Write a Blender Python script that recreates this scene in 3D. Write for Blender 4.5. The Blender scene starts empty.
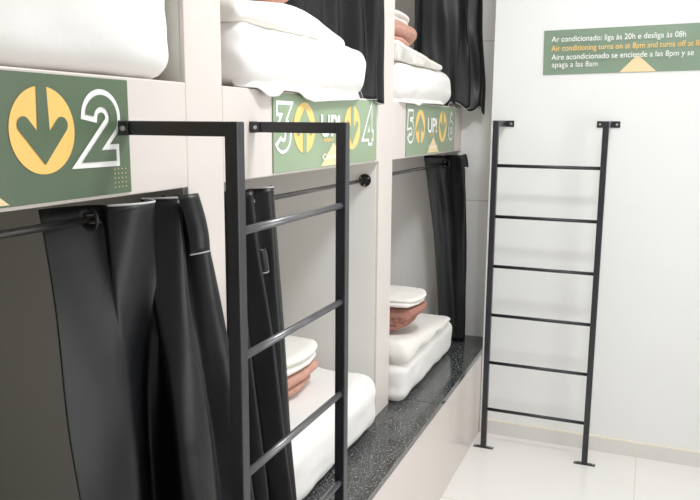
import bpy, bmesh, math, random
from mathutils import Vector, Matrix, noise
random.seed(4)
scene = bpy.context.scene
COL = scene.collection
PI = math.pi

# ------------------------------------------------------------------ materials
def srgb(r, g, b):
    def f(c):
        c /= 255.0
        return c / 12.92 if c <= 0.04045 else ((c + 0.055) / 1.055) ** 2.4
    return (f(r), f(g), f(b), 1.0)

def mat(name, color, rough=0.6, metal=0.0, var=0.0, scale=6.0, bump=0.0, bscale=60.0, spec=0.5, detail=4.0):
    m = bpy.data.materials.new(name); m.use_nodes = True
    nt = m.node_tree; b = nt.nodes['Principled BSDF']
    b.inputs['Base Color'].default_value = color
    b.inputs['Roughness'].default_value = rough
    b.inputs['Metallic'].default_value = metal
    b.inputs['Specular IOR Level'].default_value = spec
    tc = nt.nodes.new('ShaderNodeTexCoord')
    if var > 0:
        n = nt.nodes.new('ShaderNodeTexNoise'); n.inputs['Scale'].default_value = scale; n.inputs['Detail'].default_value = detail
        nt.links.new(tc.outputs['Object'], n.inputs['Vector'])
        r = nt.nodes.new('ShaderNodeValToRGB')
        c0 = [max(0, c * (1 - var)) for c in color[:3]] + [1]; c1 = [min(1, c * (1 + var)) for c in color[:3]] + [1]
        r.color_ramp.elements[0].position = 0.3; r.color_ramp.elements[0].color = c0
        r.color_ramp.elements[1].position = 0.7; r.color_ramp.elements[1].color = c1
        nt.links.new(n.outputs['Fac'], r.inputs['Fac']); nt.links.new(r.outputs['Color'], b.inputs['Base Color'])
    if bump > 0:
        n2 = nt.nodes.new('ShaderNodeTexNoise'); n2.inputs['Scale'].default_value = bscale; n2.inputs['Detail'].default_value = 3
        nt.links.new(tc.outputs['Object'], n2.inputs['Vector'])
        bp = nt.nodes.new('ShaderNodeBump'); bp.inputs['Strength'].default_value = bump; bp.inputs['Distance'].default_value = 0.01
        nt.links.new(n2.outputs['Fac'], bp.inputs['Height']); nt.links.new(bp.outputs['Normal'], b.inputs['Normal'])
    return m

def add_grout(m, axis, period, offset, width, color, mixfac=1.0):
    """thin joint lines at coordinate = offset + k*period along a world axis (object origin at the world origin)"""
    nt = m.node_tree; b = nt.nodes['Principled BSDF']
    tc = nt.nodes.new('ShaderNodeTexCoord'); sx = nt.nodes.new('ShaderNodeSeparateXYZ')
    nt.links.new(tc.outputs['Object'], sx.inputs[0])
    a = nt.nodes.new('ShaderNodeMath'); a.operation = 'SUBTRACT'; a.inputs[1].default_value = offset - period / 2
    nt.links.new(sx.outputs['XYZ'.index(axis)], a.inputs[0])
    mo = nt.nodes.new('ShaderNodeMath'); mo.operation = 'FLOORED_MODULO'; mo.inputs[1].default_value = period
    nt.links.new(a.outputs[0], mo.inputs[0])
    s = nt.nodes.new('ShaderNodeMath'); s.operation = 'SUBTRACT'; s.inputs[1].default_value = period / 2
    nt.links.new(mo.outputs[0], s.inputs[0])
    ab = nt.nodes.new('ShaderNodeMath'); ab.operation = 'ABSOLUTE'; nt.links.new(s.outputs[0], ab.inputs[0])
    lt = nt.nodes.new('ShaderNodeMath'); lt.operation = 'LESS_THAN'; lt.inputs[1].default_value = width / 2
    nt.links.new(ab.outputs[0], lt.inputs[0])
    ml = nt.nodes.new('ShaderNodeMath'); ml.operation = 'MULTIPLY'; ml.inputs[1].default_value = mixfac
    nt.links.new(lt.outputs[0], ml.inputs[0])
    mx = nt.nodes.new('ShaderNodeMix'); mx.data_type = 'RGBA'
    nt.links.new(ml.outputs[0], mx.inputs[0])
    if b.inputs['Base Color'].links:
        nt.links.new(b.inputs['Base Color'].links[0].from_socket, mx.inputs[6])
    else:
        mx.inputs[6].default_value = b.inputs['Base Color'].default_value
    mx.inputs[7].default_value = color
    nt.links.new(mx.outputs[2], b.inputs['Base Color'])

M = {}
M['wall'] = mat('painted_wall', srgb(234, 235, 234), 0.55, var=0.012, scale=2.0, bump=0.02, bscale=40)
M['tile_wall'] = mat('tiled_wall', srgb(243, 242, 239), 0.35, var=0.01, scale=2.0)
add_grout(M['tile_wall'], 'Z', 0.92, 1.344, 0.006, srgb(205, 203, 196))
M['ceiling'] = mat('ceiling_paint', srgb(240, 240, 236), 0.8, var=0.01)
M['floor'] = mat('porcelain_floor', srgb(233, 231, 227), 0.22, var=0.02, scale=1.6)
add_grout(M['floor'], 'X', 1.20, 1.090, 0.006, srgb(218, 212, 198))
add_grout(M['floor'], 'Y', 1.20, 3.30, 0.006, srgb(214, 206, 188))
M['base'] = mat('baseboard_tile', srgb(219, 216, 213), 0.3, var=0.02, scale=3)
add_grout(M['base'], 'X', 1.20, 1.090, 0.007, srgb(226, 220, 202))
M['base_top'] = mat('baseboard_grout', srgb(234, 226, 208), 0.6, var=0.02)
M['bunk'] = mat('bunk_tile_cream', srgb(212, 203, 197), 0.38, var=0.012, scale=3)
add_grout(M['bunk'], 'Z', 0.90, 1.337, 0.004, srgb(205, 196, 188))
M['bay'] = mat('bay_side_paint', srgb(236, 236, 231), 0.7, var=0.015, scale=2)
M['bay_near'] = mat('bay_side_paint_shaded', srgb(200, 199, 190), 0.7, var=0.015, scale=2)  # lining paint darkened, shade of the nearest bay put into the colour
M['bay_far'] = mat('bay_side_paint_lit', srgb(247, 247, 244), 0.6, var=0.01, scale=2)  # lining paint lightened, brightness of the far lower bay put into the colour
M['bench'] = mat('bench_tile', srgb(208, 197, 191), 0.25, var=0.02, scale=2)
M['sheet'] = mat('white_cotton', srgb(231, 229, 226), 0.9, bump=0.28, bscale=9, spec=0.1)
M['sheet2'] = mat('white_top_sheet', srgb(231, 228, 222), 0.9, bump=0.30, bscale=11, spec=0.1)
M['towel'] = mat('salmon_terry', srgb(196, 148, 132), 0.95, var=0.12, scale=60, bump=0.5, bscale=220, spec=0.05)
M['towel_d'] = mat('brown_terry', srgb(160, 112, 100), 0.95, var=0.14, scale=60, bump=0.5, bscale=220, spec=0.05)
M['curtain'] = mat('black_coated_fabric', srgb(9, 10, 13), 0.38, var=0.10, scale=3, bump=0.25, bscale=7, spec=0.27)
M['hem'] = mat('silver_piping', srgb(190, 190, 192), 0.4, var=0.05)
M['steel'] = mat('black_painted_steel', srgb(34, 35, 40), 0.36, metal=0.15, var=0.10, scale=18, bump=0.05, bscale=80)
M['rung'] = mat('worn_black_steel', srgb(104, 104, 107), 0.30, metal=0.6, var=0.12, scale=25)
M['rod'] = mat('dark_chrome_rod', srgb(88, 86, 86), 0.22, metal=0.85, var=0.08, scale=12)
M['flange'] = mat('black_plastic', srgb(26, 26, 28), 0.35, var=0.08)
M['screw'] = mat('zinc_screw', srgb(196, 196, 194), 0.3, metal=0.7, var=0.05)
M['white_print'] = mat('white_print', srgb(246, 246, 244), 0.4, var=0.01)
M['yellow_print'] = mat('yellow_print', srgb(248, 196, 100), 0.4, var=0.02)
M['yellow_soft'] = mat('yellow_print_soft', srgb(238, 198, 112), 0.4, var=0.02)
M['pale_yellow'] = mat('pale_yellow_print', srgb(236, 210, 160), 0.4, var=0.02)

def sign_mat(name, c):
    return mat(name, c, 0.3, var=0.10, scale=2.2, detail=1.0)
M['green_a'] = sign_mat('sign_green_shaded', srgb(76, 96, 70))  # sign green darkened, weaker light on the nearest sign put into the colour
M['green_b'] = sign_mat('sign_green_glare', srgb(134, 156, 124))  # this and the next greens paler, glare on the signs mixed into the colour
M['green_c'] = sign_mat('sign_green_glare_far', srgb(130, 149, 122))
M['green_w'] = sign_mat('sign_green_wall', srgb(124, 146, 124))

def granite():
    m = bpy.data.materials.new('black_granite'); m.use_nodes = True
    nt = m.node_tree; b = nt.nodes['Principled BSDF']
    tc = nt.nodes.new('ShaderNodeTexCoord')
    n = nt.nodes.new('ShaderNodeTexNoise'); n.inputs['Scale'].default_value = 170; n.inputs['Detail'].default_value = 2
    nt.links.new(tc.outputs['Object'], n.inputs['Vector'])
    r = nt.nodes.new('ShaderNodeValToRGB')
    e = r.color_ramp.elements
    e[0].position = 0.0; e[0].color = srgb(16, 18, 18); e[1].position = 0.56; e[1].color = srgb(30, 33, 33)
    x = e.new(0.625); x.color = srgb(112, 116, 116); x = e.new(0.72); x.color = srgb(196, 198, 196)
    nt.links.new(n.outputs['Fac'], r.inputs['Fac']); nt.links.new(r.outputs['Color'], b.inputs['Base Color'])
    b.inputs['Roughness'].default_value = 0.13
    return m
M['granite'] = granite()

# ------------------------------------------------------------------ object helpers
def wloc(o):
    v = Vector((0, 0, 0))
    while o is not None:
        v += o.location; o = o.parent
    return v

def finish(name, me, m, parent=None, smooth=False, origin=None):
    """me is in world coordinates; link it as one object, relative to its parent or to its own origin"""
    off = wloc(parent) if parent else Vector(origin or (0, 0, 0))
    if off.length > 0: me.transform(Matrix.Translation(-off))
    for mm in (m if isinstance(m, (list, tuple)) else [m]): me.materials.append(mm)
    if smooth:
        for p in me.polygons: p.use_smooth = True
    o = bpy.data.objects.new(name, me); COL.objects.link(o)
    if parent: o.parent = parent
    else: o.location = off
    return o

def from_bm(name, bm, m, parent=None, smooth=False, origin=None):
    bmesh.ops.recalc_face_normals(bm, faces=bm.faces)
    me = bpy.data.meshes.new(name); bm.to_mesh(me); bm.free()
    return finish(name, me, m, parent, smooth, origin)

def thing(name, label, cat, loc, group=None):
    o = bpy.data.objects.new(name, None); COL.objects.link(o); o.location = loc
    o.empty_display_size = 0.05
    return tag(o, label, cat, group)

def tag(o, label, cat, group=None):
    o['label'] = label; o['category'] = cat; o['kind'] = 'thing'
    if group: o['group'] = group
    return o

def structure(o, label=None):
    o['kind'] = 'structure'
    if label: o['label'] = label
    return o

def box(bm, lo, hi, bevel=0.0, seg=2):
    r = bmesh.ops.create_cube(bm, size=1.0)
    vs = r['verts']
    for v in vs:
        v.co = Vector([(lo[i] + hi[i]) / 2 + v.co[i] * (hi[i] - lo[i]) for i in range(3)])
    if bevel > 0:
        es = list({e for v in vs for e in v.link_edges})
        bmesh.ops.bevel(bm, geom=es, offset=bevel, segments=seg, affect='EDGES', profile=0.5)

def tube(bm, pts, r, n=12, caps=True):
    pts = [Vector(p) for p in pts]; rings = []
    prev = None
    for i, p in enumerate(pts):
        d = (pts[min(i + 1, len(pts) - 1)] - pts[max(i - 1, 0)]).normalized()
        if prev is None:
            a = d.orthogonal().normalized()
        else:
            a = (prev - d * prev.dot(d)).normalized()
        prev = a; c = d.cross(a)
        rings.append([bm.verts.new(p + (a * math.cos(2 * PI * k / n) + c * math.sin(2 * PI * k / n)) * r) for k in range(n)])
    for a, b in zip(rings, rings[1:]):
        for k in range(n): bm.faces.new((a[k], a[(k + 1) % n], b[(k + 1) % n], b[k]))
    if caps: bm.faces.new(rings[0][::-1]); bm.faces.new(rings[-1])

def torus(bm, c, axis, R, r, n=28, k=10):
    axis = Vector(axis).normalized(); a = axis.orthogonal().normalized(); b = axis.cross(a); c = Vector(c)
    rings = []
    for i in range(n):
        t = 2 * PI * i / n; d = a * math.cos(t) + b * math.sin(t)
        rings.append([bm.verts.new(c + d * (R + r * math.cos(2 * PI * j / k)) + axis * r * math.sin(2 * PI * j / k)) for j in range(k)])
    for i in range(n):
        A, B = rings[i], rings[(i + 1) % n]
        for j in range(k): bm.faces.new((A[j], B[j], B[(j + 1) % k], A[(j + 1) % k]))

def disc_prism(bm, c, axis, r, h, n=24):
    axis = Vector(axis).normalized(); c = Vector(c)
    tube(bm, [c, c + axis * h], r, n)

# ------------------------------------------------------------------ measurements (metres, z = 0 on the floor, x = 0 on the bunk fronts)
HC = 1.798                      # camera height
ZL, LX = 0.511, 0.222           # granite ledge top and front edge
ZB, ZT = 1.637, 1.890           # upper platform bottom and top
YW, YE = 4.153, 4.384           # back wall, end wall of the bunk recess
CEIL = 3.15
BACK = -2.05                    # far ends of the bays
PARTS = [(0.150, 0.330), (1.553, 1.720), (2.944, 3.118)]
BAYS = [(0.330, 1.553), (1.720, 2.944), (3.118, YE)]

# ------------------------------------------------------------------ the room
def slab(name, lo, hi, m):
    bm = bmesh.new(); box(bm, lo, hi)
    return structure(from_bm(name, bm, m))
slab('floor', (-2.2, -1.4, -0.1), (2.4, 4.6, 0.0), M['floor'])
slab('ceiling', (-2.2, -1.4, CEIL), (2.4, 4.6, CEIL + 0.1), M['ceiling'])
slab('wall_back', (LX, YW, 0.0), (2.4, YW + 0.12, CEIL), M['wall'])
slab('wall_recess', (-2.2, YE, 0.0), (LX + 0.1, YE + 0.12, CEIL), M['tile_wall'])
slab('wall_right', (2.3, -1.4, 0.0), (2.4, YW, CEIL), M['wall'])
slab('wall_front', (-2.2, -1.4, 0.0), (2.4, -1.3, CEIL), M['wall'])
slab('wall_left', (-2.2, -1.3, 0.0), (BACK, YE, CEIL), M['bay'])
bm = bmesh.new(); box(bm, (LX, YW - 0.012, 0.0), (2.3, YW, 0.078))
bb = structure(from_bm('baseboard_back', bm, M['base']))
bm = bmesh.new(); box(bm, (LX, YW - 0.013, 0.078), (2.3, YW, 0.086))
structure(from_bm('trim_1', bm, M['base_top']), 'pale grout line on top of the back baseboard')

# ------------------------------------------------------------------ built-in bunks
bunk = thing('built_in_bunk', 'cream built-in two-level bunk with three bays along the left wall', 'bunk bed', (0, 0, 0))
for (a, b) in PARTS:
    bm = bmesh.new(); box(bm, (BACK, a, ZL), (0.0, b, CEIL), 0.003)
    from_bm('partition', bm, M['bunk'], bunk)
bm = bmesh.new(); box(bm, (BACK, -1.3, ZL), (0.0, -1.1, CEIL)); from_bm('partition', bm, M['bunk'], bunk)
for (a, b) in BAYS + [(-1.1, 0.150)]:
    bm = bmesh.new(); box(bm, (BACK, a, ZB), (0.0, b, ZT), 0.003)
    from_bm('platform', bm, M['bunk'], bunk)
bm = bmesh.new(); box(bm, (BACK, -1.3, 0.0), (LX - 0.003, YE, ZL - 0.030))
from_bm('bench_base', bm, M['bench'], bunk)
# pale painted linings on the sides of the bays
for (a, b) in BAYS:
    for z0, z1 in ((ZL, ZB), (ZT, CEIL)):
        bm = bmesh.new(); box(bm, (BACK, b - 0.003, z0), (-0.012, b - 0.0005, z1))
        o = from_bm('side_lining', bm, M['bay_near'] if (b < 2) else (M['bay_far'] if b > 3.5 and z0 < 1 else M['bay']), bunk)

def ledge(y0, y1, label):
    bm = bmesh.new(); box(bm, (-2.0, y0, ZL - 0.030), (LX, y1, ZL), 0.002)
    o = from_bm('granite_ledge', bm, M['granite'], origin=(0.1, (y0 + y1) / 2, ZL - 0.03))
    return tag(o, label, 'ledge', 'granite ledge slabs')
ledge(-1.29, 3.2030, 'long black speckled granite slab on the bench, running towards the camera')
ledge(3.2045, YE, 'short black granite slab on the bench, ending at the far corner')

# ------------------------------------------------------------------ flat lettering helpers (s, t) -> surface
class Flat:
    """collects flat polygons in (s, t); frame maps them on a plane"""
    def __init__(self): self.polys = []
    def poly(self, pts): self.polys.append(list(pts))
    def strip(self, pts, hw, round_caps=False, ext=0.0):
        P = [Vector(p) for p in pts]; Q = [P[0]]
        for p in P[1:]:
            if (p - Q[-1]).length > 1e-6: Q.append(p)
        P = Q
        if ext < 0:                       # shorten both ends along the stroke
            for _ in range(2):
                left = -ext
                while len(P) > 2 and (P[1] - P[0]).length <= left: left -= (P[1] - P[0]).length; P.pop(0)
                P[0] = P[0] + (P[1] - P[0]).normalized() * left
                P.reverse()
        n = len(P)
        L, R = [], []
        for i in range(n):
            d0 = (P[i] - P[i - 1]).normalized() if i else (P[1] - P[0]).normalized()
            d1 = (P[i + 1] - P[i]).normalized() if i < n - 1 else d0
            n0 = Vector((-d0.y, d0.x)); n1 = Vector((-d1.y, d1.x))
            mt = n0 + n1
            if mt.length < 1e-6: mt = n0
            mt.normalize(); k = hw / max(0.38, mt.dot(n0))
            L.append(P[i] + mt * k); R.append(P[i] - mt * k)
        for i in range(n - 1): self.poly([L[i], R[i], R[i + 1], L[i + 1]])
        if round_caps:
            for i in (0, n - 1): self.disc(P[i], hw)
    def disc(self, c, r, n=40, sx=1.0):
        self.poly([(c[0] + sx * r * math.cos(2 * PI * k / n), c[1] + r * math.sin(2 * PI * k / n)) for k in range(n)])
    def build(self, name, m, frame, h, parent):
        bm = bmesh.new()
        for i, p in enumerate(self.polys):
            vs = [bm.verts.new(frame(q[0], q[1], h + i * 3e-5)) for q in p]
            try: bm.faces.new(vs)
            except ValueError: pass
        me = bpy.data.meshes.new(name); bm.to_mesh(me); bm.free()
        return finish(name, me, m, parent)

def text_polys(body, x0, base, width=None, height=None, shear=0.0, offset=0.0):
    cu = bpy.data.curves.new('lettering', 'FONT'); cu.body = body; cu.size = 1.0; cu.shear = shear; cu.offset = offset
    cu.resolution_u = 4
    ob = bpy.data.objects.new('lettering_source', cu); COL.objects.link(ob)
    dg = bpy.context.evaluated_depsgraph_get(); me = bpy.data.meshes.new_from_object(ob.evaluated_get(dg))
    xs = [v.co.x for v in me.vertices]; ys = [v.co.y for v in me.vertices]
    w = max(xs) - min(xs); mx = min(xs)
    ky = height / 0.70 if height else width / w
    kx = width / w if width else ky
    out = [[(x0 + (me.vertices[i].co.x - mx) * kx, base + me.vertices[i].co.y * ky) for i in p.vertices] for p in me.polygons]
    bpy.data.objects.remove(ob); bpy.data.curves.remove(cu); bpy.data.meshes.remove(me)
    return out

def arc(c, r, a0, a1, n=18, sx=1.0):
    return [(c[0] + sx * r * math.cos(math.radians(a0 + (a1 - a0) * k / n)), c[1] + r * math.sin(math.radians(a0 + (a1 - a0) * k / n))) for k in range(n + 1)]

NUM = {   # stroke centre lines in a box 0.70 wide and 1 high
    '1': [(0.16, 0.68), (0.40, 0.86), (0.40, 0.0)],
    '2': [(0.13, 0.60)] + arc((0.36, 0.65), 0.22, 165, -30, 20) + [(0.14, 0.13), (0.68, 0.13)],
    '3': [(0.08, 0.87), (0.52, 0.87), (0.30, 0.575)] + arc((0.34, 0.345), 0.225, 50, -155, 20),
    '4': [(0.47, 0.0), (0.47, 0.82), (0.12, 0.27), (0.70, 0.27)],
    '5': [(0.60, 0.87), (0.20, 0.87), (0.16, 0.54)] + arc((0.34, 0.345), 0.225, 115, -155, 22),
    '6': [(0.46, 0.98)] + arc((0.36, 0.34), 0.225, 150, 150 - 360, 30),
}

def sign(y0, nl, nr, green, label, numcol='white_print', dl=-0.014, dr=-0.019):
    zb, W, H = 1.645, 0.90, 0.238
    root = thing('bunk_sign', label, 'sign', (0.0, y0 + W / 2, zb), 'green numbered bunk signs')
    fr = lambda s, t, h: Vector((0.005 + h, y0 + s, zb + t))
    bm = bmesh.new(); box(bm, (0.0005, y0, zb), (0.005, y0 + W, zb + H), 0.0008, 1)
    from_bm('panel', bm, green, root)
    S = 0.150; hw = 0.0232
    for ch, s0 in ((nl, 0.022 + dl * 1.3), (nr, 0.748)):
        if ch == '2': s0 += 0.006
        pts = [(s0 + p[0] * S * 1.06, 0.062 + p[1] * S) for p in NUM[ch]]
        f = Flat(); f.strip(pts, hw); o = f.build('numeral', M[numcol], fr, 0.0012, root); o['label'] = 'white outlined numeral ' + ch
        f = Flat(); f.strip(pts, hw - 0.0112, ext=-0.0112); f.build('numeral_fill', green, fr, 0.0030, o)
    for cx, up in ((0.228 + dl, True), (0.648 + dr, False)):
        cy, R = 0.134, 0.081
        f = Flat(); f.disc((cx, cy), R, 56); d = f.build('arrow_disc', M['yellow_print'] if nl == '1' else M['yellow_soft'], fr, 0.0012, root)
        g = Flat(); k = -1 if up else 1
        # arrow pointing down for k = 1
        g.poly([(cx - 0.0125, cy + k * R * 1.0), (cx + 0.0125, cy + k * R * 1.0), (cx + 0.0165, cy - k * 0.03), (cx - 0.0165, cy - k * 0.03)])
        g.strip([(cx - 0.047, cy + k * 0.010), (cx, cy - k * 0.041), (cx + 0.047, cy + k * 0.010)], 0.0155, True)
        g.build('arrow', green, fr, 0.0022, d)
    f = Flat()
    for p in text_polys('UP!', 0.338, 0.106, width=0.172, height=0.072, offset=0.022): f.poly(p)
    o = f.build('lettering', M['white_print'], fr, 0.0012, root)
    f = Flat()
    tri = [(0.342, 0.004)] + [(0.435 + 0.0, 0.070), (0.445, 0.079), (0.452, 0.081), (0.459, 0.079), (0.469, 0.070)] + [(0.562, 0.004)]
    f.poly(tri); o = f.build('mountain_emblem', M['pale_yellow'], fr, 0.0012, root)
    f = Flat()
    f.strip([(0.365, 0.086), (0.375, 0.098), (0.385, 0.086), (0.397, 0.099), (0.408, 0.087), (0.42, 0.098), (0.435, 0.088), (0.452, 0.098)], 0.0022)
    f.build('flourish', M['yellow_soft'], fr, 0.0014, root)
    f = Flat()
    for p in text_polys('Connect', 0.345, 0.026, width=0.19, height=0.020): f.poly(p)
    f.build('lettering', M['white_print'], fr, 0.0018, root)
    f = Flat()
    for i in range(4):
        for j in range(5): f.disc((0.846 + i * 0.0115, 0.014 + j * 0.0095), 0.0014, 8)
    f.build('dot_pattern', M['pale_yellow'], fr, 0.0012, root)
    return root
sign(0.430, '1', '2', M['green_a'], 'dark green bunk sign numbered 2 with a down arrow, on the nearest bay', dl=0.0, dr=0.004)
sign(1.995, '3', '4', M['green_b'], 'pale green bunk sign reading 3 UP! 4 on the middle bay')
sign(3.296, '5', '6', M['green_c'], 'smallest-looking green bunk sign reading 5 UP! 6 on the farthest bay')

# notice on the back wall, hung slightly crooked
def notice():
    x0, z0, W, H, tl = 0.487, 0.256 + HC, 0.93, 0.227, math.radians(0.9)
    root = thing('wall_notice', 'long green air conditioning notice with four lines of text on the back wall', 'sign', (x0 + W / 2, YW, z0))
    ux, uz = math.cos(tl), math.sin(tl)
    fr = lambda s, t, h: Vector((x0 + s * ux - t * uz, YW - 0.005 - h, z0 + s * uz + t * ux))
    bm = bmesh.new()
    vs = [bm.verts.new(fr(s, t, h)) for h in (-0.0045, 0.0) for s, t in ((0, 0), (W, 0), (W, H), (0, H))]
    for q in ((0, 1, 2, 3), (4, 5, 6, 7), (0, 1, 5, 4), (1, 2, 6, 5), (2, 3, 7, 6), (3, 0, 4, 7)): bm.faces.new([vs[i] for i in q])
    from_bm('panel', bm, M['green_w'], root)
    rows = [('Ar condicionado: liga \u00e0s 20h e desliga \u00e0s 08h', 0.044, 0.163, 0.642, 'white_print'),
            ('Air conditioning turns on at 8pm and turns off at 8am', 0.045, 0.117, 0.742, 'yellow_print'),
            ('Aire acondicionado se enciende a las 8pm y se', 0.046, 0.073, 0.680, 'white_print'),
            ('apaga a las 8am', 0.047, 0.036, 0.228, 'white_print')]
    for body, s, t, w, c in rows:
        f = Flat()
        for p in text_polys(body, s, t, width=w, height=0.0285): f.poly(p)
        f.build('lettering', M[c], fr, 0.0012, root)
    f = Flat()
    f.poly([(0.382, 0.001), (0.452, 0.072), (0.462, 0.079), (0.472, 0.079), (0.482, 0.072), (0.558, 0.001)])
    f.build('mountain_emblem', M['pale_yellow'], fr, 0.0008, root)
notice()

# ------------------------------------------------------------------ ladders
T = 0.015     # half width of the square tube
def front_ladder():
    xa, y1, y2 = 0.277, 1.311, 1.878
    zarm = 1.798 - 0.015
    root = thing('bunk_ladder', 'black steel ladder bolted across the pillar between the nearest and middle bays', 'ladder', (xa, (y1 + y2) / 2, 0), 'black steel bunk ladders')
    for y in (y1, y2):
        bm = bmesh.new(); box(bm, (xa - T, y - T, 0.004), (xa + T, y + T, zarm + T), 0.0025)
        r = from_bm('rail', bm, M['steel'], root)
        bm = bmesh.new(); box(bm, (xa - T, y - 0.045, 0.0), (xa + T, y + 0.045, 0.004), 0.001)
        from_bm('foot_plate', bm, M['steel'], r)
        bm = bmesh.new(); box(bm, (0.008, y - T, zarm - T), (xa - T, y + T, zarm + T), 0.0025)
        a = from_bm('arm', bm, M['steel'], root)
        bm = bmesh.new(); box(bm, (0.0025 + (0.0035 if y < 1.5 else -0.002), y - 0.020, zarm - 0.016), (0.0105, y + 0.016, zarm + 0.016), 0.002)
        box(bm, (0.009, y - 0.020, zarm - 0.015), (0.032, y - 0.0155, zarm + 0.014), 0.001)
        from_bm('wall_plate', bm, M['steel'], a)
        bm = bmesh.new(); disc_prism(bm, (0.020, y - 0.0195, zarm - 0.001), (0, -1, 0), 0.0058, 0.004, 6)
        from_bm('bolt', bm, M['screw'], a, True)
    for k in range(6):
        z = HC - 0.2242 - 0.27 * k
        bm = bmesh.new(); tube(bm, [(xa, y1 + T - 0.002, z), (xa, y2 - T + 0.002, z)], 0.009, 16)
        from_bm('rung', bm, M['rung'], root, True)
front_ladder()

def back_ladder():
    yb, x1, x2 = 3.9445, 0.289, 0.834
    ztop = HC - 0.002
    root = thing('bunk_ladder', 'black steel ladder with six rungs standing in front of the plain back wall', 'ladder', ((x1 + x2) / 2, yb, 0), 'black steel bunk ladders')
    for x in (x1, x2):
        bm = bmesh.new(); box(bm, (x - T, yb - T, 0.004), (x + T, yb + T, ztop + T), 0.0025)
        r = from_bm('rail', bm, M['steel'], root)
        bm = bmesh.new(); box(bm, (x - 0.055, yb - T, 0.0), (x + 0.055, yb + T, 0.004), 0.001)
        fp = from_bm('foot_plate', bm, M['steel'], r)
        for sx in (-0.045, 0.045):
            bm = bmesh.new(); disc_prism(bm, (x + sx, yb, 0.004), (0, 0, 1), 0.006, 0.006, 12)
            from_bm('screw', bm, M['screw'], r)
        bm = bmesh.new(); box(bm, (x - T, yb + T, ztop - T), (x + T, YW - 0.006, ztop + T), 0.0025)
        a = from_bm('arm', bm, M['steel'], root)
        bm = bmesh.new(); box(bm, (x - 0.058, YW - 0.0065, ztop - 0.016), (x + 0.058, YW - 0.0005, ztop + 0.018), 0.002)
        from_bm('wall_plate', bm, M['steel'], a)
        for sx in (-0.042, 0.042):
            bm = bmesh.new(); disc_prism(bm, (x + sx, YW - 0.006, ztop + 0.001), (0, -1, 0), 0.006, 0.003, 14)
            from_bm('screw', bm, M['screw'], a)
    for k in range(6):
        z = HC - 0.2189 - 0.27 * k
        bm = bmesh.new(); tube(bm, [(x1 + T - 0.002, yb, z), (x2 - T + 0.002, yb, z)], 0.009, 16)
        from_bm('rung', bm, M['steel'], root, True)
back_ladder()

# ------------------------------------------------------------------ curtain rods
def rod(y0, y1, z, label, x=-0.06):
    root = thing('curtain_rod', label, 'curtain rod', (x, (y0 + y1) / 2, z), 'curtain rods under the upper bunks')
    bm = bmesh.new(); tube(bm, [(x, y0 + 0.002, z), (x, y1 - 0.004, z)], 0.0085, 16); from_bm('pole', bm, M['rod'], root, True)
    for y, d in ((y0 + 0.0005, 1), (y1 - 0.0035, -1)):
        bm = bmesh.new()
        disc_prism(bm, (x, y, z), (0, d, 0), 0.027, 0.006, 24)
        disc_prism(bm, (x, y + d * 0.006, z), (0, d, 0), 0.014, 0.016, 20)
        f = from_bm('flange', bm, M['flange'], root)
        for k in range(3):
            a = 2 * PI * k / 3 + 0.5
            bm = bmesh.new(); disc_prism(bm, (x + 0.020 * math.cos(a), y + d * 0.006, z + 0.020 * math.sin(a)), (0, d, 0), 0.0036, 0.002, 10)
            from_bm('screw', bm, M['screw'], f)
RZ = 1.587
rod(0.330, 1.553, RZ, 'dark metal curtain rod across the nearest lower bay, partly bare at the left')
rod(1.720, 2.944, 1.558, 'thin curtain rod across the middle lower bay with a round black flange')
rod(3.125, YE, 1.563, 'curtain rod across the farthest lower bay, left of the open curtain')

# ------------------------------------------------------------------ curtains
def catmull(P, per=10):
    out = []
    n = len(P)
    for i in range(n - 1):
        p0, p1, p2, p3 = P[max(i - 1, 0)], P[i], P[i + 1], P[min(i + 2, n - 1)]
        for k in range(per):
            t = k / per
            out.append(tuple(0.5 * ((2 * b) + (-a + c) * t + (2 * a - 5 * b + 4 * c - d) * t * t + (-a + 3 * b - 3 * c + d) * t ** 3)
                             for a, b, c, d in zip(p0, p1, p2, p3)))
    out.append(tuple(P[-1])); return out

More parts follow.
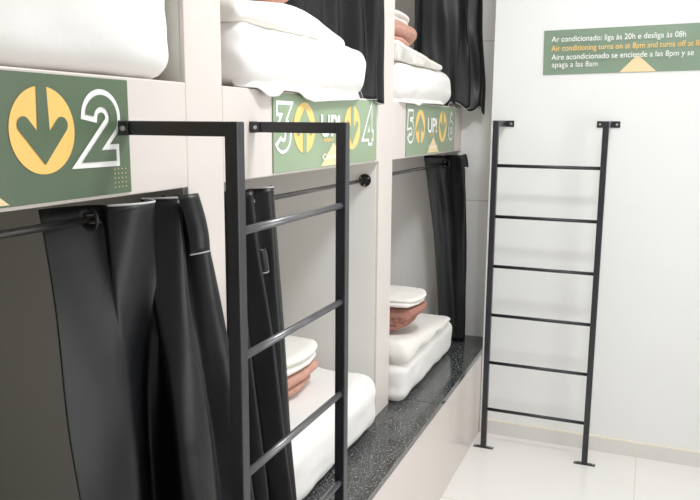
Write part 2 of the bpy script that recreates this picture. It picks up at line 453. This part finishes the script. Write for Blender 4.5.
def curtain(label, top, bot, zt, zb, group, ease=1.0, wr=0.006, seed=0, per=10, rows=56, holes=(), hems=(), bothem=False, zbot=None, mid=None, rodx=-0.06, rodz=None):
    A, B = catmull(top, per), catmull(bot, per)
    Cm = catmull(mid, per) if mid else None
    n = len(A)
    y0 = sum(a[0] for a in A) / n
    root = thing('curtain', label, 'curtain', (A[n // 2][1], y0, zb), group)
    bm = bmesh.new(); G = []
    for j in range(rows + 1):
        v = j / rows; row = []
        for i in range(n):
            u = i / (n - 1)
            zz = zb if zbot is None else zbot(u)
            z = zt + (zz - zt) * v
            w = v ** ease
            if Cm:
                wa, wb, wc = (1 - w) * (1 - 2 * w), 4 * w * (1 - w), w * (2 * w - 1)
                y = A[i][0] * wa + Cm[i][0] * wb + B[i][0] * wc; x = A[i][1] * wa + Cm[i][1] * wb + B[i][1] * wc
            else:
                y = A[i][0] * (1 - w) + B[i][0] * w; x = A[i][1] * (1 - w) + B[i][1] * w
            a = min(1.0, v * 5) * wr
            x += a * noise.noise(Vector((u * 9 + seed, z * 3.0, seed * 1.7)))
            y += a * noise.noise(Vector((u * 9 - seed, z * 3.0 + 7, seed * 0.7)))
            row.append(bm.verts.new((x, y, z)))
        G.append(row)
    for j in range(rows):
        for i in range(n - 1):
            q = (G[j][i], G[j][i + 1], G[j + 1][i + 1], G[j + 1][i])
            c = sum((p.co for p in q), Vector()) / 4
            if any((c - Vector(h)).length < 0.021 for h in holes): continue
            bm.faces.new(q)
    topline = [p.co.copy() for p in G[0]]; botline = [p.co.copy() for p in G[-1]]
    edge = [r[0].co.copy() for r in G]; edge2 = [r[-1].co.copy() for r in G]
    for vtx in [v for v in bm.verts if not v.link_faces]: bm.verts.remove(vtx)
    o = from_bm('cloth', bm, M['curtain'], root, True)
    s = o.modifiers.new('thickness', 'SOLIDIFY'); s.thickness = 0.003; s.offset = 0
    for (i0, i1) in hems:
        i0 = int(i0 * (n - 1)); i1 = int(i1 * (n - 1))
        bm = bmesh.new(); tube(bm, topline[i0:i1 + 1], 0.0028, 6); q = from_bm('hem_piping', bm, M['hem'], root, True); q['label'] = 'thin silver hem edge'
    if bothem:
        bm = bmesh.new(); tube(bm, botline, 0.0018, 6); q = from_bm('hem_piping', bm, M['hem'], root, True); q['label'] = 'thin silver hem edge'
    for h in holes:
        bm = bmesh.new(); torus(bm, h, (0.25, 1, 0), 0.023, 0.0042); from_bm('eyelet', bm, M['flange'], root, True)
    return root, topline, botline

def flap(root, pts_top, drop, depth):
    """a stiff folded-over corner of the heading tape"""
    A = catmull(pts_top, 6); bm = bmesh.new(); G = []
    for j in range(13):
        v = j / 12
        G.append([bm.verts.new((a[0] + depth * math.sin(v * PI * 0.55), a[1] + 0.25 * depth * v, a[2] - drop * v)) for a in A])
    for j in range(12):
        for i in range(len(A) - 1): bm.faces.new((G[j][i], G[j][i + 1], G[j + 1][i + 1], G[j + 1][i]))
    bl = [v.co.copy() for v in G[-1]]
    o = from_bm('hem_flap', bm, M['curtain'], root, True)
    s = o.modifiers.new('thickness', 'SOLIDIFY'); s.thickness = 0.003; s.offset = 0
    bm = bmesh.new(); tube(bm, bl, 0.002, 6); from_bm('hem_piping', bm, M['hem'], o, True)

LOW, UPP = 'black curtains of the lower bays', 'black curtains of the upper bays'
# nearest lower bay
r, tl, bl = curtain('wide black curtain bunched under the dark green sign numbered 2',
        top=[(1.160,-.095),(1.215,-.088),(1.268,-.066),(1.286,-.045),(1.283,-.020),(1.325,.012),(1.380,.020),(1.408,.003),(1.418,-.030),(1.430,-.045),(1.455,-.020),(1.472,.012),(1.486,.018),(1.500,-.020),(1.512,-.050),(1.528,-.035),(1.540,.0),(1.560,.018),(1.580,.010),(1.585,.0)],
        mid=[(1.09,.035),(1.14,.045),(1.20,.05),(1.245,.05),(1.27,.04),(1.31,.01),(1.38,-.02),(1.395,.0),(1.385,.03),(1.365,.06),(1.365,.085),(1.40,.105),(1.44,.105),(1.475,.085),(1.530,.05),(1.545,.045),(1.56,.06),(1.59,.085),(1.62,.09),(1.63,.06)],
        bot=[(1.04,.10),(1.09,.115),(1.15,.12),(1.20,.12),(1.23,.10),(1.28,.06),(1.36,.02),(1.385,.03),(1.37,.06),(1.345,.10),(1.34,.14),(1.37,.17),(1.41,.175),(1.46,.15),(1.53,.11),(1.55,.10),(1.57,.12),(1.60,.15),(1.635,.15),(1.645,.12)],
        zt=1.618, zb=0.516, group=LOW, ease=1.0, wr=0.010, seed=1, holes=[(-0.061, 1.272, RZ)], hems=[(0.21, 0.42), (0.46, 0.70)])
flap(r, [(0.026, 1.470, 1.624), (0.044, 1.492, 1.627), (0.046, 1.522, 1.627), (0.028, 1.550, 1.622)], 0.140, 0.025)
# middle lower bay
r, tl, bl = curtain('narrow black curtain behind the ladder in the middle lower bay',
        top=[(1.735, -0.060), (1.770, -0.010), (1.800, -0.060), (1.830, -0.095), (1.860, -0.050), (1.890, -0.012), (1.925, -0.050), (1.955, -0.085), (1.985, -0.055), (2.020, -0.020), (2.055, -0.030), (2.080, -0.055)],
        bot=[(1.71,.09),(1.735,.14),(1.76,.10),(1.78,.08),(1.805,.12),(1.825,.165),(1.85,.15),(1.875,.10),(1.895,.080),(1.925,.09),(1.95,.10),(1.97,.085)],
        zt=1.600, zb=0.516, group=LOW, wr=0.008, seed=3, hems=[(0.55, 0.98)], bothem=True)
flap(r, [(0.000, 1.885, 1.43), (0.016, 1.900, 1.43), (0.010, 1.925, 1.43)], 0.07, 0.01)
# farthest lower bay
r, tl, bl = curtain('black curtain drawn to the far end of the lower bay under sign 5 UP! 6',
        top=[(4.20,-.175),(4.22,-.15),(4.24,-.12),(4.265,-.08),(4.27,-.05),(4.265,-.01),(4.26,.03),(4.275,.045),(4.30,.03),(4.31,-.03),(4.33,-.08),(4.345,-.03),(4.35,.03),(4.36,.02)],
        mid=[(4.19,-.09),(4.205,-.065),(4.22,-.04),(4.24,-.01),(4.245,.01),(4.245,.035),(4.245,.065),(4.26,.075),(4.285,.06),(4.305,.0),(4.325,-.04),(4.34,.0),(4.348,.05),(4.358,.035)],
        bot=[(4.15,-.05),(4.17,-.02),(4.19,.01),(4.21,.03),(4.22,.05),(4.225,.07),(4.23,.085),(4.25,.095),(4.28,.08),(4.30,.03),(4.32,.0),(4.335,.04),(4.345,.07),(4.355,.05)],
        zt=1.612, zb=0.520, group=LOW, wr=0.008, seed=5, holes=[(-0.061, 4.268, 1.563)], hems=[])
flap(r, [(0.030, 4.262, 1.616), (0.050, 4.272, 1.622), (0.056, 4.290, 1.618)], 0.075, 0.012)
# upper middle bay
curtain('black curtain hanging at the right end of the upper middle bay',
        top=[(2.36, -0.16), (2.42, -0.10), (2.48, -0.15), (2.54, -0.09), (2.60, -0.13), (2.66, -0.05), (2.70, -0.10), (2.74, -0.03), (2.78, -0.09), (2.82, 0.005), (2.86, -0.05), (2.89, 0.008), (2.915, -0.01), (2.93, -0.03)],
        bot=[(2.40, -0.16), (2.46, -0.11), (2.52, -0.14), (2.58, -0.10), (2.64, -0.13), (2.69, -0.08), (2.73, -0.09), (2.77, -0.02), (2.80, 0.01), (2.83, 0.035), (2.86, 0.015), (2.885, 0.034), (2.91, 0.024), (2.925, 0.0)],
        zt=3.02, zb=1.90, group=UPP, wr=0.010, seed=8,
        zbot=lambda u: 2.12 - 0.232 * min(1, max(0, (u - 0.42) / 0.15)) - 0.016 * min(1, max(0, (u - 0.72) / 0.1)), bothem=True)
# upper farthest bay
curtain('large glossy black curtain bunched against the end wall of the upper farthest bay',
        top=[(3.90,-.15),(3.95,-.13),(4.0,-.15),(4.05,-.12),(4.09,-.06),(4.11,-.09),(4.14,-.02),(4.17,-.06),(4.20,.0),(4.225,-.03),(4.25,.03),(4.275,.01),(4.30,.055),(4.33,.06),(4.345,.02)],
        bot=[(3.93,-.15),(3.98,-.13),(4.02,-.14),(4.06,-.10),(4.08,-.03),(4.09,.0),(4.10,.04),(4.14,.02),(4.17,.06),(4.20,.10),(4.22,.07),(4.25,.10),(4.275,.14),(4.305,.155),(4.33,.10)],
        zt=3.02, zb=1.88, group=UPP, wr=0.030, seed=12,
        zbot=lambda u: 2.06 - 0.165 * min(1, max(0, (u - 0.16) / 0.08)) - 0.03 * min(1, max(0, (u - 0.6) / 0.3)) + 0.018 * math.sin(u * 40), bothem=True)

# ------------------------------------------------------------------ bedding
def soft_box(lo, hi, r, amp, seed, deform=None, res=34, fr=5.0):
    lo, hi = Vector(lo), Vector(hi); c = (lo + hi) / 2; h = (hi - lo) / 2
    rv = Vector([min(r, k) for k in h])
    bm = bmesh.new(); V = {}
    def vert(i, j, k, n):
        key = (i, j, k)
        if key in V: return V[key]
        # denser near the edges
        def m(a, e): 
            t = 2 * a / n - 1
            return e * math.copysign(1 - (1 - abs(t)) ** 1.6, t)
        p = Vector((m(i, h.x), m(j, h.y), m(k, h.z)))
        q = Vector([max(-(h[a] - rv[a]), min(h[a] - rv[a], p[a])) for a in range(3)])
        d = p - q
        if d.length > 1e-9:
            e = Vector([d[a] / rv[a] if rv[a] > 0 else 0 for a in range(3)])
            mx = max(abs(e.x), abs(e.y), abs(e.z)); e = e.normalized() * mx
            p = q + Vector([e[a] * rv[a] for a in range(3)])
        nn = (p - q).normalized() if (p - q).length > 1e-6 else Vector((0, 0, 1))
        w = c + p
        f = noise.fractal(Vector((w.x * fr + seed, w.y * fr, w.z * fr * 1.3)), 1.0, 2.0, 3) * amp
        w = w + nn * f
        if deform: w = deform(w)
        V[key] = bm.verts.new(w); return V[key]
    n = res
    for a in range(3):
        b_, c_ = (a + 1) % 3, (a + 2) % 3
        for side in (0, n):
            for i in range(n):
                for j in range(n):
                    ids = []
                    for di, dj in ((0, 0), (1, 0), (1, 1), (0, 1)):
                        t = [0, 0, 0]; t[a] = side; t[b_] = i + di; t[c_] = j + dj; ids.append(vert(*t, n))
                    if side == 0: ids.reverse()
                    bm.faces.new(ids)
    return bm

def skirt(root, y0, y1, x, ztop, drops, seed, ramp=0.05, name='sheet_hem'):
    """loose hem of the sheet hanging over the edge; drops = [(y, z)]"""
    bm = bmesh.new(); G = []; n = 70
    for i in range(n + 1):
        y = y0 + (y1 - y0) * i / n
        for (a, za), (b, zb) in zip(drops, drops[1:]):
            if a <= y <= b + 1e-9:
                zb_ = za + (zb - za) * (y - a) / (b - a); break
        row = []
        for j in range(9):
            v = j / 8
            e = max(0.0, 1 - min(y - y0, y1 - y) / 0.13)
            xx = x - ramp * e * e - 0.030 * (1 - v) ** 2 + 0.005 * noise.noise(Vector((y * 14, v * 2, seed))) * v
            row.append(bm.verts.new((xx, y, ztop + (zb_ - ztop) * v)))
        G.append(row)
    for i in range(n):
        for j in range(8): bm.faces.new((G[i][j], G[i + 1][j], G[i + 1][j + 1], G[i][j + 1]))
    o = from_bm(name, bm, M['sheet'], root, True)
    s = o.modifiers.new('thickness', 'SOLIDIFY'); s.thickness = 0.003; s.offset = 0
    return o

MG = 'white sheeted mattresses in the bunks'
def mattress(label, y0, y1, xf, z0, z1, r, seed, amp=0.010, deform=None):
    root = thing('mattress', label, 'mattress', (xf - 0.5, (y0 + y1) / 2, z0), MG)
    from_bm('fitted_sheet', soft_box((-1.92, y0, z0), (xf, y1, z1), r, amp, seed, deform), M['sheet'], root, True)
    return root

def top_sheet(label, y0, y1, x0, xf, z0, z1, r, seed, deform, amp=0.006):
    bm = soft_box((x0, y0, z0), (xf, y1, z1), r, amp, seed, deform, 30, 6.0)
    o = from_bm('folded_sheet', bm, M['sheet2'], None, True, ((x0 + xf) / 2, (y0 + y1) / 2, z0))
    return tag(o, label, 'sheet', 'folded sheets on the beds')

def towel(label, y0, y1, x0, xf, z0, z1, m, seed, slope=0.0):
    """a folded towel: layers of cloth folded back and forth, the folds facing the aisle"""
    root = thing('folded_towel', label, 'towel', ((x0 + xf) / 2, (y0 + y1) / 2, z0), 'folded towels on the beds')
    H, W = z1 - z0, xf - x0
    n = 4; t = H / n
    path = []
    for k in range(n):
        zc = z0 + t * (k + 0.5)
        wob = 0.012 * math.sin(k * 2.3 + seed)
        a, b = (x0 + t / 2, xf - t / 2 + wob) if k % 2 == 0 else (xf - t / 2 + wob, x0 + t / 2)
        for i in range(13): path.append((a + (b - a) * i / 12, zc + 0.003 * math.sin(i * 0.9 + k)))
        if k < n - 1:
            s = 1 if k % 2 == 0 else -1
            for i in range(1, 6):
                an = -PI / 2 + PI * i / 6
                path.append((b + s * math.cos(an) * t * 0.5, zc + t * 0.5 + math.sin(an) * t * 0.5))
    ny = 18; th = t * 0.40
    bm = bmesh.new(); S = []
    for j in range(ny + 1):
        v = j / ny; y = y0 + (y1 - y0) * v
        sq = min(1.0, math.sqrt(max(0.0, 1 - abs(2 * v - 1) ** 6)) * 0.35 + 0.65)
        ring = []
        L, R = [], []
        for i, (px, pz) in enumerate(path):
            a = Vector(path[max(i - 1, 0)]); b = Vector(path[min(i + 1, len(path) - 1)])
            d = (b - a).normalized(); nn = Vector((-d.y, d.x))
            cx = (x0 + xf) / 2
            w = 0.006 * noise.noise(Vector((y * 13, i * 0.15, seed)))
            X = cx + (px - cx) * (0.9 + 0.1 * sq) + w; Z = z0 + (pz - z0) * sq + 0.5 * w + slope * (y - y0)
            q = Vector((X, Z))
            L.append(bm.verts.new((q.x + nn.x * th, y, q.y + nn.y * th))); R.append(bm.verts.new((q.x - nn.x * th, y, q.y - nn.y * th)))
        S.append(L + R[::-1])
    N = len(S[0])
    for A, B in zip(S, S[1:]):
        for i in range(N): bm.faces.new((A[i], A[(i + 1) % N], B[(i + 1) % N], B[i]))
    for ring in (S[0], S[-1]):
        K = N // 2
        for i in range(K - 1): bm.faces.new((ring[i], ring[i + 1], ring[N - 2 - i], ring[N - 1 - i]))
    for v in bm.verts:                    # fuller at the top, tucked in below, corners rounded
        hf = max(0.0, min(1.0, (v.co.z - z0) / H)); k = 0.30 * (1 - hf) ** 1.6
        yc, xc = (y0 + y1) / 2, (x0 + xf) / 2
        a = max(-1, min(1, (v.co.y - yc) / ((y1 - y0) / 2))); b = max(-1, min(1, (v.co.x - xc) / (W / 2)))
        v.co.x = xc + (v.co.x - xc) * math.sqrt(1 - 0.22 * a * a); v.co.y = yc + (v.co.y - yc) * math.sqrt(1 - 0.22 * b * b)
        v.co.y -= (v.co.y - y0) * k; v.co.x -= (v.co.x - x0) * k * 0.5
    from_bm('cloth', bm, m, root, True)
    return root

def pillowcase(label, y0, y1, x0, xf, z0, z1, seed, slope=0.0):
    root = thing('folded_pillowcase', label, 'pillowcase', ((x0 + xf) / 2, (y0 + y1) / 2, z0), 'white pillowcases folded on the towels')
    h = (z1 - z0) / 2
    def df(w):
        yc, xc = (y0 + y1) / 2, (x0 + xf) / 2
        a = max(-1, min(1, (w.y - yc) / ((y1 - y0) / 2))); b = max(-1, min(1, (w.x - xc) / ((xf - x0) / 2)))
        dome = 0.16 * (z1 - z0) * (1 - a * a) * (1 - b * b)
        return Vector((xc + (w.x - xc) * math.sqrt(1 - 0.33 * a * a), yc + (w.y - yc) * math.sqrt(1 - 0.33 * b * b), w.z + slope * (w.y - y0) + (dome if w.z > z0 + h else 0)))
    from_bm('lower_layer', soft_box((x0, y0, z0), (xf - 0.008, y1, z0 + h * 1.05), h * 0.95, 0.004, seed, df, 22, 8.0), M['sheet2'], root, True)
    from_bm('upper_layer', soft_box((x0, y0 + 0.006, z0 + h), (xf, y1 + 0.004, z1), h * 0.95, 0.004, seed + 3, df, 22, 8.0), M['sheet2'], root, True)
    return root

# nearest bay
mattress('plump white sheeted mattress in the nearest upper bay above the dark green sign', 0.40, 1.541, -0.004, 1.893, 2.16, 0.065, 1)
# middle bay, upper
def wedge(y0, y1, za, zb, zmid):
    """lift the top surface so that it falls from y0 to y1"""
    def f(w):
        k = max(0.0, min(1.0, (w.y - y0) / (y1 - y0)))
        return Vector((w.x, w.y, w.z + (za * (1 - k) + zb * k) * max(0.0, min(1.0, (w.z - zmid) / 0.06))))
    return f
m2 = mattress('white sheeted mattress in the upper middle bay, its hem over the pale green sign', 1.785, 2.765, 0.030, 1.892, 2.078, 0.075, 5, 0.015)
skirt(m2, 1.82, 2.74, 0.026, 1.925, [(1.80, 1.893), (1.89, 1.891), (1.93, 1.868), (1.99, 1.872), (2.02, 1.890), (2.13, 1.888), (2.18, 1.870), (2.24, 1.862), (2.34, 1.868), (2.45, 1.873), (2.60, 1.879), (2.66, 1.886), (2.74, 1.890)], 2.0)
top_sheet('thick folded white sheet on the upper middle mattress under the salmon towel', 1.775, 2.56, -1.2, 0.014, 2.066, 2.120, 0.027, 7,
          lambda w: Vector((w.x, w.y, w.z + (0.035 if w.z > 2.085 else 0.0) * math.exp(-((w.y - 2.15) / 0.2) ** 2) - 0.024 * max(0, (w.y - 2.3) / 0.26))))
towel('salmon towel folded on the sheet in the upper middle bay', 1.80, 2.33, -0.36, 0.000, 2.150, 2.262, M['towel'], 0.4)
# farthest bay, upper
m3 = mattress('white sheeted mattress in the upper farthest bay above sign 5 UP! 6', 3.14, 4.055, 0.030, 1.892, 2.070, 0.075, 9, 0.010)
skirt(m3, 3.15, 3.97, 0.024, 1.915, [(3.15, 1.889), (3.36, 1.884), (3.42, 1.876), (3.48, 1.890), (3.7, 1.893), (4.0, 1.893)], 5.0)
top_sheet('folded white sheet with a pointed end on the upper farthest mattress', 3.135, 3.88, -1.2, 0.010, 2.068, 2.096, 0.017, 11,
          lambda w: Vector((w.x, w.y, w.z + (0.055 if w.z > 2.072 else 0.0) * max(0, 1 - (w.y - 3.14) / 0.70))))
towel('salmon towel with curled folds in the upper farthest bay', 3.13, 3.66, -0.36, -0.020, 2.126, 2.250, M['towel'], 1.2, -0.03)
pillowcase('white pillowcase folded on the salmon towel in the upper farthest bay', 3.13, 3.58, -0.36, -0.040, 2.250, 2.300, 3, -0.02)
# middle bay, lower
mattress('white sheeted mattress in the lower middle bay behind the ladder rungs', 1.74, 2.865, 0.050, ZL + 0.001, 0.752, 0.07, 14, 0.010)
towel('salmon towel on the lower middle mattress beside the narrow curtain', 2.32, 2.69, -0.46, -0.130, 0.757, 0.855, M['towel'], 2.0)
pillowcase('white pillowcase folded on the towel in the lower middle bay', 2.29, 2.68, -0.46, -0.115, 0.860, 0.930, 6)
# farthest bay, lower
m5 = mattress('white sheeted mattress in the lower farthest bay, hem lying on the granite', 3.122, 4.040, 0.070, ZL + 0.001, 0.70, 0.05, 17, 0.010)
def taper(w):
    k = max(0.0, min(1.0, (w.y - 3.13) / 0.80)); zc = 0.752 * (1 - k) + 0.726 * k
    f = 1.25 * (1 - k) + 0.38 * k
    return Vector((w.x, w.y, zc + (w.z - 0.745) * f + 0.008 * math.sin(w.y * 23) * (1 if w.z < 0.745 else 0)))
top_sheet('thick folded white sheet draped over the front of the lower farthest mattress', 3.125, 3.945, -1.2, 0.086, 0.700, 0.790, 0.043, 19, taper)
towel('brown-pink towel with visible folds on the lower farthest bed', 3.25, 3.53, -0.36, 0.068, 0.822, 0.934, M['towel_d'], 3.1)
pillowcase('white pillowcase folded on the brown-pink towel in the lower farthest bay', 3.23, 3.54, -0.36, 0.085, 0.938, 0.980, 8)

# ------------------------------------------------------------------ light
def area(name, loc, size, power, color=(1, 1, 1), rot=(0, 0, 0), sy=None):
    l = bpy.data.lights.new(name, 'AREA'); l.energy = power; l.color = color; l.size = size
    if sy: l.shape = 'RECTANGLE'; l.size_y = sy
    o = bpy.data.objects.new(name, l); COL.objects.link(o); o.location = loc; o.rotation_euler = rot
    return o
area('ceiling_light_and_fill', (1.00, 2.2, CEIL - 0.02), 0.40, 38, (0.98, 0.988, 1.0))
area('ceiling_light_and_fill', (0.95, 2.9, CEIL - 0.015), 1.6, 20, (0.985, 0.99, 1.0), sy=2.3)  # added broad fill, stands in for light bounced off the ceiling
area('side_fill_light', (2.26, 2.0, 1.45), 1.3, 22, (0.98, 0.988, 1.0), rot=(0, -PI / 2 + PI, 0), sy=1.3)  # unseen soft lamp added by the right wall to brighten the bay interiors
w = bpy.data.worlds.new('room_world'); scene.world = w; w.use_nodes = True
w.node_tree.nodes['Background'].inputs[0].default_value = (1, 1, 1, 1); w.node_tree.nodes['Background'].inputs[1].default_value = 0.3

# ------------------------------------------------------------------ camera
cam = bpy.data.cameras.new('camera'); co = bpy.data.objects.new('camera', cam); COL.objects.link(co)
cam.sensor_width = 36.0; cam.lens = 744.007 * 36.0 / 700.0; cam.clip_start = 0.02
yaw, pitch, roll = math.radians(-21.8886), math.radians(-9.7354), math.radians(0.4263)
fw = Vector((math.sin(yaw) * math.cos(pitch), math.cos(yaw) * math.cos(pitch), math.sin(pitch)))
rt = Vector((math.cos(yaw), -math.sin(yaw), 0)); up = rt.cross(fw)
r2 = rt * math.cos(roll) + up * math.sin(roll); u2 = -rt * math.sin(roll) + up * math.cos(roll)
m = Matrix((r2, u2, -fw)).transposed().to_4x4(); m.translation = Vector((1.0548, 0.0, HC))
co.matrix_world = m
scene.camera = co

scene.cycles.use_denoising = True
scene.cycles.max_bounces = 12; scene.cycles.diffuse_bounces = 8; scene.cycles.glossy_bounces = 4
scene.view_settings.view_transform = 'Standard'
scene.view_settings.look = 'None'
scene.view_settings.exposure = -0.21
scene.view_settings.gamma = 1.12
